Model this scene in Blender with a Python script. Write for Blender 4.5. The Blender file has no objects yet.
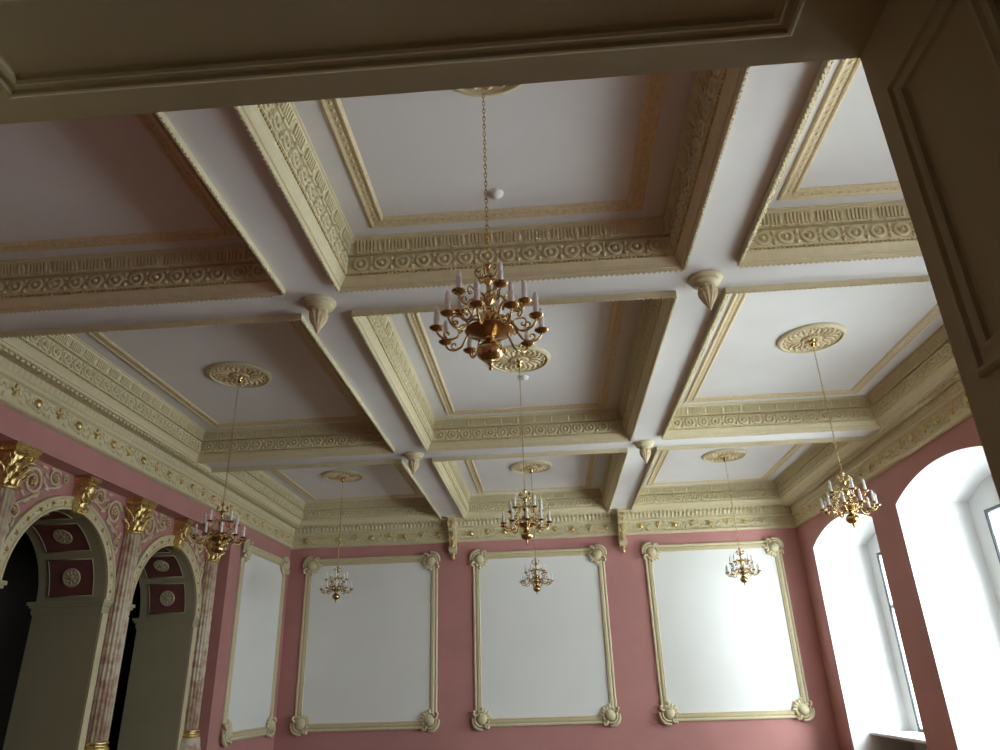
import bpy, math, random
from mathutils import Matrix, Vector
random.seed(7)
PI = math.pi
sc = bpy.context.scene
col = sc.collection

# ------------------------------------------------------------------ camera
EYE = 1.7
cam_data = bpy.data.cameras.new('camera')
cam = bpy.data.objects.new('camera', cam_data); col.objects.link(cam)
cam_data.sensor_width = 36.0
cam_data.lens = 709.69 / 1000 * 36.0
cam_data.clip_start = 0.02
_r = Vector((0.99701872, 0.07123572, -0.02965023)); _u = Vector((0.05558907, -0.39664373, 0.91628795)); _f = Vector((-0.05351186, 0.91520447, 0.39942115))
cam.matrix_world = Matrix(((_r.x, _u.x, -_f.x, 0), (_r.y, _u.y, -_f.y, 0), (_r.z, _u.z, -_f.z, EYE), (0, 0, 0, 1)))
sc.camera = cam

# ------------------------------------------------------------------ view, world, daylight
sc.view_settings.view_transform = 'Standard'
sc.view_settings.look = 'None'
sc.view_settings.gamma = 1.0
sc.view_settings.use_curve_mapping = False
sc.view_settings.exposure = 0.0
# (height of the view direction, radiance): invented bands, shaped to balance light on ceiling and walls
SKY_Z = [(-0.78, 8.0), (-0.42, 19.0), (-0.19, 9.2), (0.14, 9.6), (0.55, 16.0)]
# (view direction along y, factor): made-up dim and bright sectors that even out the wall brightness
SKY_Y = [(-0.93, 0.8), (-0.80, 2.6), (-0.65, 2.6), (-0.47, 0.8), (-0.28, 1.6), (-0.05, 0.15), (0.30, 0.75), (0.75, 1.8)]
world = bpy.data.worlds.new('overcast_sky'); sc.world = world
world.use_nodes = True
wn = world.node_tree; wn.nodes.clear()
_o = wn.nodes.new('ShaderNodeOutputWorld'); _b = wn.nodes.new('ShaderNodeBackground')
_t = wn.nodes.new('ShaderNodeTexCoord'); _s = wn.nodes.new('ShaderNodeSeparateXYZ'); wn.links.new(_t.outputs['Generated'], _s.inputs[0])
def sky_ramp(axis, stops, top):
    m = wn.nodes.new('ShaderNodeMapRange'); m.inputs['From Min'].default_value = -1.0; m.inputs['From Max'].default_value = 1.0
    wn.links.new(_s.outputs[axis], m.inputs['Value'])
    r = wn.nodes.new('ShaderNodeValToRGB'); wn.links.new(m.outputs[0], r.inputs[0])
    e = r.color_ramp.elements
    while len(e) < len(stops): e.new(0.5)
    for el, (p, v) in zip(e, stops): el.position = (p + 1) / 2
    for el, (p, v) in zip(e, stops): el.color = (v / top, v / top, v / top, 1)
    return r
_rz, _ry = sky_ramp('Z', SKY_Z, 30.0), sky_ramp('Y', SKY_Y, 3.0)
_mul = wn.nodes.new('ShaderNodeMixRGB'); _mul.blend_type = 'MULTIPLY'; _mul.inputs[0].default_value = 1.0
wn.links.new(_rz.outputs[0], _mul.inputs[1]); wn.links.new(_ry.outputs[0], _mul.inputs[2])
_tint = wn.nodes.new('ShaderNodeMixRGB'); _tint.blend_type = 'MULTIPLY'; _tint.inputs[0].default_value = 1.0
_tint.inputs[2].default_value = (0.965, 1.0, 1.035, 1)
wn.links.new(_mul.outputs[0], _tint.inputs[1]); wn.links.new(_tint.outputs[0], _b.inputs['Color'])
_b.inputs['Strength'].default_value = 109.0
wn.links.new(_b.outputs[0], _o.inputs['Surface'])

# room figures (metres, camera stands at x=0 y=0)
ZB = EYE + 4.0        # underside of the beams
ZC = EYE + 4.5        # coffer ceilings
XL, XR, YB, YN = -6.708, 6.283, 18.42, 1.1
WIN_C = [15.87, 11.41, 6.95, 2.80]  # last two are out of view, added to light the near coffers
def wh(yc): return 1.30 if yc < 4 else 1.71      # half width of the niche; the one nearest the doorway is narrower
def fh(yc): return wh(yc) - 0.44                  # half width of its window frame
WX = 7.53             # plane of the window wall at the back of each niche
SPRING, RISE = EYE + 2.75, 0.34
SILL = EYE - 1.17
WTOP = EYE + 2.5
for i, yc in enumerate(WIN_C):            # light portals sit in the window openings and only guide sampling of the sky
    ld = bpy.data.lights.new('window_portal', 'AREA'); ld.shape = 'RECTANGLE'
    ld.size = WTOP - SILL; ld.size_y = 2 * fh(yc)
    ld.cycles.is_portal = True
    lo = bpy.data.objects.new('window_portal', ld); col.objects.link(lo)
    lo.location = (WX + 0.3, yc, (WTOP + SILL) / 2); lo.rotation_euler = (0, PI / 2, 0)
sc.cycles.diffuse_bounces = 6
sc.cycles.max_bounces = 12
sc.cycles.transparent_max_bounces = 12
sc.cycles.sample_clamp_indirect = 6.0

# ------------------------------------------------------------------ materials
def mat(name, base, rough=0.6, metal=0.0, var=0.0, scale=6.0, bump=0.0, bscale=40.0, second=None, ramp=(0.35, 0.65), spec=0.3):
    m = bpy.data.materials.new(name); m.use_nodes = True
    nt = m.node_tree; p = nt.nodes['Principled BSDF']
    p.inputs['Roughness'].default_value = rough; p.inputs['Metallic'].default_value = metal
    p.inputs['Specular IOR Level'].default_value = spec
    tc = nt.nodes.new('ShaderNodeTexCoord')
    n = nt.nodes.new('ShaderNodeTexNoise'); n.inputs['Scale'].default_value = scale; n.inputs['Detail'].default_value = 5
    nt.links.new(tc.outputs['Object'], n.inputs['Vector'])
    r = nt.nodes.new('ShaderNodeValToRGB'); nt.links.new(n.outputs['Fac'], r.inputs[0])
    c2 = second or tuple(max(0, c * (1 - var)) for c in base)
    r.color_ramp.elements[0].position = ramp[0]; r.color_ramp.elements[0].color = (*c2, 1)
    r.color_ramp.elements[1].position = ramp[1]; r.color_ramp.elements[1].color = (*base, 1)
    nt.links.new(r.outputs[0], p.inputs['Base Color'])
    if bump:
        n2 = nt.nodes.new('ShaderNodeTexNoise'); n2.inputs['Scale'].default_value = bscale; n2.inputs['Detail'].default_value = 3
        nt.links.new(tc.outputs['Object'], n2.inputs['Vector'])
        b = nt.nodes.new('ShaderNodeBump'); b.inputs['Strength'].default_value = bump; b.inputs['Distance'].default_value = 0.02
        nt.links.new(n2.outputs['Fac'], b.inputs['Height']); nt.links.new(b.outputs[0], p.inputs['Normal'])
    return m
M = {}
M['white'] = mat('white_plaster', (0.70, 0.69, 0.685), 0.8, var=0.05, scale=1.2, bump=0.05)
M['reveal'] = mat('reveal_plaster', (0.74, 0.74, 0.74), 0.8, var=0.03, scale=1.5)
M['cream'] = mat('cream_stucco', (0.62, 0.55, 0.36), 0.5, var=0.07, scale=14, bump=0.06, bscale=60)
M['ochre'] = mat('gilded_stucco', (0.68, 0.56, 0.35), 0.42, var=0.18, scale=30, bump=0.15, bscale=70)
M['pink'] = mat('rose_wall_paint', (0.47, 0.225, 0.215), 0.75, var=0.08, scale=1.5, bump=0.05)
M['field'] = mat('white_panel_cloth', (0.80, 0.81, 0.80), 0.85, var=0.03, scale=0.8, bump=0.03)
M['gold'] = mat('gold_leaf', (0.84, 0.65, 0.29), 0.30, 1.0, var=0.35, scale=30, bump=0.25, bscale=40)
M['brass'] = mat('polished_brass', (0.66, 0.49, 0.23), 0.18, 1.0, var=0.12, scale=20)
M['copper'] = mat('burnished_brass', (0.56, 0.36, 0.17), 0.22, 1.0, var=0.1, scale=20)
M['candle'] = mat('candle_tube', (0.90, 0.90, 0.91), 0.4, var=0.02)
M['marble'] = mat('rose_marble', (0.62, 0.54, 0.41), 0.4, second=(0.40, 0.23, 0.18), scale=6.0, ramp=(0.36, 0.56))
M['wine'] = mat('wine_red_panel', (0.23, 0.085, 0.078), 0.6, var=0.15, scale=4)
M['stone'] = mat('pier_paint', (0.42, 0.39, 0.25), 0.7, var=0.06, scale=2)
M['lining'] = mat('olive_wood_paint', (0.58, 0.50, 0.34), 0.75, var=0.05, scale=3, bump=0.03, spec=0.12)
M['floor'] = mat('parquet', (0.23, 0.12, 0.054), 0.35, var=0.35, scale=3)
M['dark'] = mat('unlit_room_shade', (0.035, 0.028, 0.024), 0.9, var=0.1)  # near-black colour stands in for the darkness of an unlit room
M['hall'] = mat('lobby_paint', (0.66, 0.56, 0.38), 0.8, var=0.05)
M['frame'] = mat('window_frame_paint', (0.62, 0.66, 0.68), 0.4, var=0.04)
M['gasket'] = mat('dark_metal', (0.06, 0.07, 0.08), 0.4, var=0.1)
M['candle'].node_tree.nodes['Principled BSDF'].inputs['Subsurface Weight'].default_value = 0.3
M['candle'].node_tree.nodes['Principled BSDF'].inputs['Subsurface Radius'].default_value = (0.03, 0.03, 0.03)
M['plastic'] = mat('white_plastic', (0.8, 0.8, 0.8), 0.35, var=0.02)
def glass():
    m = bpy.data.materials.new('window_glass'); m.use_nodes = True
    nt = m.node_tree; nt.nodes.clear()
    o = nt.nodes.new('ShaderNodeOutputMaterial'); mx = nt.nodes.new('ShaderNodeMixShader')
    t = nt.nodes.new('ShaderNodeBsdfTransparent'); g = nt.nodes.new('ShaderNodeBsdfGlossy'); g.inputs['Roughness'].default_value = 0.02
    mx.inputs[0].default_value = 0.06; t.inputs['Color'].default_value = (0.93, 0.97, 0.96, 1)
    nt.links.new(t.outputs[0], mx.inputs[1]); nt.links.new(g.outputs[0], mx.inputs[2]); nt.links.new(mx.outputs[0], o.inputs[0])
    return m
M['glass'] = glass()

# ------------------------------------------------------------------ mesh builder
class MB:
    def __init__(s): s.v = []; s.f = []; s.mi = []; s.sm = []
    def add(s, vs, fs, T=None, mi=0, smooth=False):
        b = len(s.v)
        if T is not None: vs = [T @ Vector(v) for v in vs]
        s.v.extend((v[0], v[1], v[2]) for v in vs)
        for f in fs:
            s.f.append(tuple(i + b for i in f)); s.mi.append(mi); s.sm.append(smooth)
        return s
    def box(s, x0, x1, y0, y1, z0, z1, T=None, mi=0):
        vs = [(x0, y0, z0), (x1, y0, z0), (x1, y1, z0), (x0, y1, z0), (x0, y0, z1), (x1, y0, z1), (x1, y1, z1), (x0, y1, z1)]
        return s.add(vs, [(3, 2, 1, 0), (4, 5, 6, 7), (0, 1, 5, 4), (1, 2, 6, 5), (2, 3, 7, 6), (3, 0, 4, 7)], T, mi)
    def lathe(s, prof, n=24, T=None, mi=0, smooth=True, flute=0.0, nf=0):
        vs, fs = [], []
        for (r, z) in prof:
            for k in range(n):
                a = 2 * PI * k / n
                rr = r * (1 - flute * (0.5 + 0.5 * math.cos(nf * a))) if nf else r
                vs.append((rr * math.cos(a), rr * math.sin(a), z))
        m = len(prof)
        for i in range(m - 1):
            for k in range(n):
                k2 = (k + 1) % n
                fs.append((i * n + k, i * n + k2, (i + 1) * n + k2, (i + 1) * n + k))
        if prof[0][0] > 1e-5: fs.append(tuple(reversed(range(n))))
        if prof[-1][0] > 1e-5: fs.append(tuple((m - 1) * n + k for k in range(n)))
        return s.add(vs, fs, T, mi, smooth)
    def tube(s, pts, rad, n=8, T=None, mi=0, cap=True):
        pts = [Vector(p) for p in pts]
        if not isinstance(rad, (list, tuple)): rad = [rad] * len(pts)
        vs, fs = [], []
        up = None
        for i, p in enumerate(pts):
            d = (pts[min(i + 1, len(pts) - 1)] - pts[max(i - 1, 0)])
            d = d.normalized() if d.length > 1e-9 else Vector((0, 0, 1))
            if up is None:
                up = Vector((0, 0, 1)) if abs(d.z) < 0.9 else Vector((1, 0, 0))
            a = d.cross(up)
            if a.length < 1e-4: a = d.cross(Vector((0, 1, 0.3)))
            a.normalize(); b = a.cross(d).normalized(); up = b
            for k in range(n):
                t = 2 * PI * k / n
                vs.append(p + (a * math.cos(t) + b * math.sin(t)) * rad[i])
        for i in range(len(pts) - 1):
            for k in range(n):
                k2 = (k + 1) % n
                fs.append((i * n + k, i * n + k2, (i + 1) * n + k2, (i + 1) * n + k))
        if cap:
            fs.append(tuple(reversed(range(n)))); fs.append(tuple((len(pts) - 1) * n + k for k in range(n)))
        return s.add(vs, fs, T, mi, True)
    def ball(s, c, rx, ry=None, rz=None, n=8, m=5, T=None, mi=0, R=None):
        ry = rx if ry is None else ry; rz = rx if rz is None else rz
        vs, fs = [], []
        for i in range(m + 1):
            th = PI * i / m
            for k in range(n):
                a = 2 * PI * k / n
                v = Vector((rx * math.sin(th) * math.cos(a), ry * math.sin(th) * math.sin(a), rz * math.cos(th)))
                if R is not None: v = R @ v
                vs.append(Vector(c) + v)
        for i in range(m):
            for k in range(n):
                k2 = (k + 1) % n
                fs.append((i * n + k, (i + 1) * n + k, (i + 1) * n + k2, i * n + k2))
        return s.add(vs, fs, T, mi, True)
    def torus(s, c, R, r, n=14, m=6, T=None, mi=0, sy=1.0):
        vs, fs = [], []
        for i in range(n):
            a = 2 * PI * i / n
            for k in range(m):
                b = 2 * PI * k / m
                vs.append((c[0] + (R + r * math.cos(b)) * math.cos(a), c[1] + sy * (R + r * math.cos(b)) * math.sin(a), c[2] + r * math.sin(b)))
        for i in range(n):
            for k in range(m):
                i2, k2 = (i + 1) % n, (k + 1) % m
                fs.append((i * m + k, i2 * m + k, i2 * m + k2, i * m + k2))
        return s.add(vs, fs, T, mi, True)
    def ring(s, prof, rect, T=None, mi=0, closed=False):
        # prof: (inset, height) swept round the rectangle (u0,u1,v0,v1) with mitred corners
        u0, u1, v0, v1 = rect
        vs, fs = [], []
        for d, h in prof:
            vs += [(u0 + d, v0 + d, h), (u1 - d, v0 + d, h), (u1 - d, v1 - d, h), (u0 + d, v1 - d, h)]
        m = len(prof)
        for i in range(m if closed else m - 1):
            j = (i + 1) % m
            for k in range(4):
                k2 = (k + 1) % 4
                fs.append((i * 4 + k, i * 4 + k2, j * 4 + k2, j * 4 + k))
        return s.add(vs, fs, T, mi)
    def prism(s, poly, x0, x1, T=None, mi=0, smooth=False):
        # poly: (y,z) outline extruded along x
        n = len(poly)
        vs = [(x0, y, z) for y, z in poly] + [(x1, y, z) for y, z in poly]
        fs = [tuple(reversed(range(n))), tuple(range(n, 2 * n))] + [(i, (i + 1) % n, n + (i + 1) % n, n + i) for i in range(n)]
        return s.add(vs, fs, T, mi, smooth)
    def leaf(s, L, W, curl, T=None, mi=0, th=0.006, nu=4, nl=7):
        # acanthus-like leaf: grows along +z, its face towards -y, the tip curls towards -y
        vs = []
        for lay in (0, 1):
            for j in range(nl + 1):
                t = j / nl
                ang = curl * t * t
                z = L * (t - 0.25 * t * t * abs(curl) / 2); y = -L * 0.5 * t * t * math.sin(min(ang, PI)) - lay * -th
                w = W * (0.55 + 0.45 * math.sin(PI * min(t * 1.15, 1))) * (1 - 0.75 * max(0, t - 0.7) / 0.3) * (1 + 0.13 * math.cos(j * PI))
                for i in range(nu + 1):
                    q = i / nu * 2 - 1
                    vs.append((q * w / 2, y - 0.12 * W * (1 - abs(q)) + lay * th, z))
        N = (nu + 1) * (nl + 1); fs = []
        for j in range(nl):
            for i in range(nu):
                a = j * (nu + 1) + i
                fs.append((a, a + 1, a + nu + 2, a + nu + 1)); fs.append((N + a + nu + 1, N + a + nu + 2, N + a + 1, N + a))
        for j in range(nl):
            a = j * (nu + 1); fs.append((a, a + nu + 1, N + a + nu + 1, N + a))
            a += nu; fs.append((a + nu + 1, a, N + a, N + a + nu + 1))
        a = nl * (nu + 1)
        for i in range(nu): fs.append((a + i, a + i + 1, N + a + i + 1, N + a + i)); fs.append((i + 1, i, N + i, N + i + 1))
        return s.add(vs, fs, T, mi, True)
    def build(s, name, mats, parent=None, loc=None, rot=None):
        me = bpy.data.meshes.new(name)
        me.from_pydata(s.v, [], s.f)
        for m in (mats if isinstance(mats, (list, tuple)) else [mats]): me.materials.append(m)
        me.polygons.foreach_set('material_index', s.mi); me.polygons.foreach_set('use_smooth', s.sm)
        me.update()
        o = bpy.data.objects.new(name, me); col.objects.link(o)
        if parent: o.parent = parent
        if loc: o.location = loc
        if rot: o.rotation_euler = rot
        return o
def tag(o, label=None, cat=None, group=None, kind=None):
    if label: o['label'] = label
    if cat: o['category'] = cat
    if group: o['group'] = group
    if kind: o['kind'] = kind
    return o
def struct(o): o['kind'] = 'structure'; return o
def empty(name, loc, rz=0.0, label=None, cat=None, group=None):
    o = bpy.data.objects.new(name, None); col.objects.link(o); o.location = loc; o.rotation_euler = (0, 0, rz)
    o.empty_display_size = 0.1
    return tag(o, label, cat, group)
def copy_tree(o, parent=None):
    kids = [c for c in bpy.data.objects if c.parent == o]
    c = o.copy(); col.objects.link(c)
    if parent: c.parent = parent
    for k in kids: copy_tree(k, c)
    return c
def TM(loc=(0, 0, 0), rz=0.0, ry=0.0, rx=0.0, sc_=1.0):
    return Matrix.Translation(loc) @ Matrix.Rotation(rz, 4, 'Z') @ Matrix.Rotation(ry, 4, 'Y') @ Matrix.Rotation(rx, 4, 'X') @ Matrix.Scale(sc_, 4)
def basis(o, ex, ey, ez):
    return Matrix(((ex[0], ey[0], ez[0], o[0]), (ex[1], ey[1], ez[1], o[1]), (ex[2], ey[2], ez[2], o[2]), (0, 0, 0, 1)))

# ================================================================== SETTING
OPX = {'left': (-6.42, -2.686), 'centre': (-2.10, 1.597), 'right': (2.146, 5.97)}
OPY = {'near': (1.32, 6.53), 'middle': (7.071, 12.29), 'far': (12.931, 18.08)}
# floor
struct(MB().box(-11.5, 7.8, -3.0, 18.7, -0.1, 0.0).build('floor', M['floor']))
# ceiling: slab with the grid of beams
cl = MB()
cl.box(-8.3, 7.8, 0.7, 18.7, ZC, ZC + 0.2)
xs = [XL, OPX['left'][0], OPX['left'][1], OPX['centre'][0], OPX['centre'][1], OPX['right'][0], OPX['right'][1], XR]
ys = [YN, OPY['near'][0], OPY['near'][1], OPY['middle'][0], OPY['middle'][1], OPY['far'][0], OPY['far'][1], YB]
for i in (0, 2, 4, 6): cl.box(xs[i], xs[i + 1], YN, YB, ZB, ZC)
for i in (1, 3, 5):
    for j in (0, 2, 4, 6): cl.box(xs[i], xs[i + 1], ys[j], ys[j + 1], ZB, ZC)
struct(cl.build('ceiling', M['white']))
# back wall and near wall with the doorway
struct(MB().box(-8.3, 7.8, YB, YB + 0.3, 0, ZC).build('wall_back', M['pink']))
DX0, DX1, DZ, DY0 = -1.19, 0.678, EYE + 1.128, 0.70
nw = MB()
nw.box(-8.3, DX0 - 0.03, DY0, YN, 0, ZC); nw.box(DX1 + 0.03, 7.8, DY0, YN, 0, ZC); nw.box(DX0 - 0.03, DX1 + 0.03, DY0, YN, DZ + 0.03, ZC)
struct(nw.build('wall_near', M['pink']))
# lobby the camera stands in
lb = MB()
lb.box(-4.2, -4.0, -3.0, DY0, 0, 3.6); lb.box(4.0, 4.2, -3.0, DY0, 0, 3.6); lb.box(-4.2, 4.2, -3.2, -3.0, 0, 3.6); lb.box(-4.2, 4.2, -3.2, DY0, 3.6, 3.8)
struct(lb.build('wall_lobby', M['hall']))
# door lining with panel mouldings
dl = MB()
dl.box(DX0 - 0.03, DX1 + 0.03, DY0, YN, DZ, DZ + 0.03)
dl.box(DX0 - 0.03, DX0, DY0, YN, 0, DZ); dl.box(DX1, DX1 + 0.03, DY0, YN, 0, DZ)
door = struct(dl.build('door_1', M['lining']))
# moulding profile: (inset, height over the board)
dprof = [(0.0, 0.0), (0.0, 0.010), (0.006, 0.013), (0.012, 0.013), (0.016, 0.006), (0.026, 0.007), (0.034, 0.011), (0.042, 0.009), (0.045, 0.002), (0.05, 0.0)]
def dmould(T, rect): return MB().ring(dprof, rect, T)
# soffit panel, looking down: local (u=x, v=y, h=-z)
T = basis((0, 0, DZ), (1, 0, 0), (0, 1, 0), (0, 0, -1))
dmould(T, (-1.035, 0.520, 0.772, 1.024)).build('soffit_moulding', M['lining'], door)
# right jamb panels: local (u=y, v=z, h=-x)
T = basis((DX1, 0, 0), (0, 1, 0), (0, 0, 1), (-1, 0, 0))
for z0, z1 in ((EYE + 0.405, EYE + 0.988), (0.95, EYE + 0.30), (0.15, 0.85)):
    dmould(T, (0.755, 1.042, z0, z1)).build('jamb_moulding', M['lining'], door)
T = basis((DX0, 0, 0), (0, 1, 0), (0, 0, 1), (1, 0, 0))
for z0, z1 in ((EYE + 0.405, EYE + 0.988), (0.95, EYE + 0.30), (0.15, 0.85)):
    dmould(T, (0.755, 1.042, z0, z1)).build('jamb_moulding', M['lining'], door)

# right wall with arched window niches
def arc_z(yc, y, spring=SPRING, rise=RISE):
    half = wh(yc)
    R = (half * half + rise * rise) / (2 * rise)
    return spring + rise - R + math.sqrt(max(0, R * R - (y - yc) ** 2))
wr = MB()
edges = [0.7]
for yc in sorted(WIN_C): edges += [yc - wh(yc), yc + wh(yc)]
edges.append(18.7)
for i in range(0, len(edges), 2):
    wr.box(XR, WX, edges[i], edges[i + 1], 0, ZC)
for yc in sorted(WIN_C):
    n = 28; yy = [yc - wh(yc) + 2 * wh(yc) * k / n for k in range(n + 1)]; zz = [arc_z(yc, y) for y in yy]
    for k in range(n):
        y0, y1, z0, z1 = yy[k], yy[k + 1], zz[k], zz[k + 1]
        wr.add([(XR, y0, z0), (XR, y1, z1), (XR, y1, ZC), (XR, y0, ZC)], [(0, 1, 2, 3)])
        wr.add([(XR, y0, z0), (XR, y1, z1), (WX, y1, z1), (WX, y0, z0)], [(3, 2, 1, 0)], mi=1, smooth=True)
    for y in (yc - wh(yc), yc + wh(yc)):       # white plaster skin on the jambs
        e = 0.004 if y < yc else -0.004
        wr.box(XR + 0.001, WX, min(y, y + e), max(y, y + e), 0, SPRING + 0.002, mi=1)
struct(wr.build('wall_right', [M['pink'], M['reveal']]))
# window wall behind the niches, with rectangular openings
ww = MB()
ed = [0.7]
for yc in sorted(WIN_C): ed += [yc - fh(yc), yc + fh(yc)]
ed.append(18.7)
for i in range(0, len(ed), 2): ww.box(WX, WX + 0.25, ed[i], ed[i + 1], 0, ZC)
for yc in WIN_C:
    ww.box(WX, WX + 0.25, yc - fh(yc), yc + fh(yc), WTOP, ZC); ww.box(WX, WX + 0.25, yc - fh(yc), yc + fh(yc), 0, SILL - 0.02)
struct(ww.build('wall_window_side', M['reveal']))
for i, yc in enumerate(WIN_C):
    T = basis((WX, yc, SILL), (0, 1, 0), (0, 0, 1), (-1, 0, 0))
    Hh = WTOP - SILL
    fr = MB().ring([(0.0, -0.10), (0.0, 0.02), (0.03, 0.02), (0.07, 0.0), (0.07, -0.10)], (-fh(yc), fh(yc), 0, Hh), T)
    for u in (-fh(yc) / 3, fh(yc) / 3): fr.box(u - 0.035, u + 0.035, 0.07, Hh - 0.07, -0.09, -0.005, T)
    fr.box(-fh(yc) + 0.07, fh(yc) - 0.07, Hh * 0.68 - 0.04, Hh * 0.68 + 0.04, -0.09, 0.0, T)
    w = struct(fr.build('window_%d' % (i + 1), M['frame']))
    MB().ring([(0.005, 0.018), (0.005, 0.028), (0.05, 0.028), (0.068, -0.01), (0.066, -0.03)], (-fh(yc), fh(yc), 0, Hh), T).build('casement_gasket', M['gasket'], w)
    hb = MB()
    for v in (0.3, Hh * 0.5, Hh * 0.9):
        hb.tube([(fh(yc) - 0.06, v - 0.07, 0.035), (fh(yc) - 0.06, v + 0.07, 0.035)], 0.014, 8, T)
        hb.box(fh(yc) - 0.085, fh(yc) - 0.04, v - 0.06, v + 0.06, 0.015, 0.03, T)
        hinge = hb.build('hinge', M['gasket'], w); hb = MB()
    MB().box(-fh(yc) + 0.06, fh(yc) - 0.06, 0.06, Hh - 0.06, -0.055, -0.049, T).build('window_pane', M['glass'], w)
    sl = MB().box(6.68, WX + 0.01, yc - wh(yc) + 0.01, yc + wh(yc) - 0.01, SILL - 0.06, SILL).build('window_sill', M['reveal'], w)
    bv = sl.modifiers.new('round', 'BEVEL'); bv.width = 0.015; bv.segments = 2

# left wall: plaster, arcade in a shallow recess
RX, RB, RE, RZ = -7.0, -8.1, 14.83, EYE + 3.05
ARC = [13.03, 10.0, 6.97]
AR, ASP = 1.15, EYE + 1.40
wl = MB()
wl.box(-8.3, XL, RE, 18.7, 0, ZC)
wl.box(-8.3, XL, 0.7, RE, RZ, ZC)
wl.box(-8.3, XL, 0.7, 2.1, 0, RZ)
struct(wl.build('wall_left', M['pink']))
wa = MB()
edges = [2.1]
for yc in sorted(ARC): edges += [yc - AR, yc + AR]
edges.append(RE)
for i in range(0, len(edges), 2): wa.box(RB, RX, edges[i], edges[i + 1], 0, RZ)
for yc in ARC:
    n = 32
    pts = [(yc - AR * math.cos(PI * k / n), ASP + AR * math.sin(PI * k / n)) for k in range(n + 1)]
    for k in range(n):
        (y0, z0), (y1, z1) = pts[k], pts[k + 1]
        wa.add([(RX, y0, z0), (RX, y1, z1), (RX, y1, RZ), (RX, y0, RZ)], [(0, 1, 2, 3)])
        wa.add([(RB, y0, z0), (RB, y1, z1), (RB, y1, RZ), (RB, y0, RZ)], [(3, 2, 1, 0)], mi=1)
        wa.add([(RX, y0, z0), (RX, y1, z1), (RB, y1, z1), (RB, y0, z0)], [(3, 2, 1, 0)], mi=1, smooth=True)
    for s in (-1, 1):
        y = yc + s * AR
        wa.box(RB - 0.005, RX + 0.005, min(y, y - s * 0.006), max(y, y - s * 0.006), 0, ASP, mi=1)
        # impost moulding: profile stepping out round the jamb
        for (e, z0, z1) in ((0.02, ASP - 0.20, ASP - 0.17), (0.03, ASP - 0.17, ASP - 0.09), (0.06, ASP - 0.09, ASP - 0.05), (0.085, ASP - 0.05, ASP)):
            wa.box(RB - e, RX + e * 0.8, min(y - s * e, y + s * 0.16), max(y - s * e, y + s * 0.16), z0, z1, mi=1)
struct(wa.build('wall_arcade', [M['pink'], M['stone']]))
# rooms beyond the arches, their lack of light put into the surface colour
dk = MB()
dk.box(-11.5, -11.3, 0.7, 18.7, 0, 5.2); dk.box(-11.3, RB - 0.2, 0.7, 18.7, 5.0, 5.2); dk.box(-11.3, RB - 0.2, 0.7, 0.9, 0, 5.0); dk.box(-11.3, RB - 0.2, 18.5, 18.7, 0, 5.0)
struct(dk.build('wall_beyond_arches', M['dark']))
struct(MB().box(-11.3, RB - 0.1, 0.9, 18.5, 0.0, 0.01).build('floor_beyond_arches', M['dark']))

# ------------------------------------------------------------------ coffer cornices
LIP = [(0.0, 0.0), (0.0, -0.068), (0.008, -0.076), (0.018, -0.072), (0.028, -0.045), (0.042, -0.04), (0.044, -0.028), (0.055, 0.0), (0.078, 0.035), (0.095, 0.055), (0.095, 0.075),
       (0.118, 0.08), (0.118, 0.285), (0.08, 0.288), (0.08, 0.306), (0.132, 0.31), (0.138, 0.37), (0.152, 0.43), (0.172, 0.46), (0.172, 0.478), (0.19, 0.485), (0.19, 0.5)]
def sides(rect):
    x0, x1, y0, y1 = rect
    return [((x0, y0), (1, 0), (0, 1), x1 - x0), ((x1, y0), (0, 1), (-1, 0), y1 - y0), ((x1, y1), (-1, 0), (0, -1), x1 - x0), ((x0, y1), (0, -1), (1, 0), y1 - y0)]
OCT = [(1, 0, 0), (-1, 0, 0), (0, 1, 0), (0, -1, 0), (0, 0, 1), (0, 0, -1)]
OCF = [(0, 2, 4), (2, 1, 4), (1, 3, 4), (3, 0, 4), (2, 0, 5), (1, 2, 5), (3, 1, 5), (0, 3, 5)]
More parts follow.
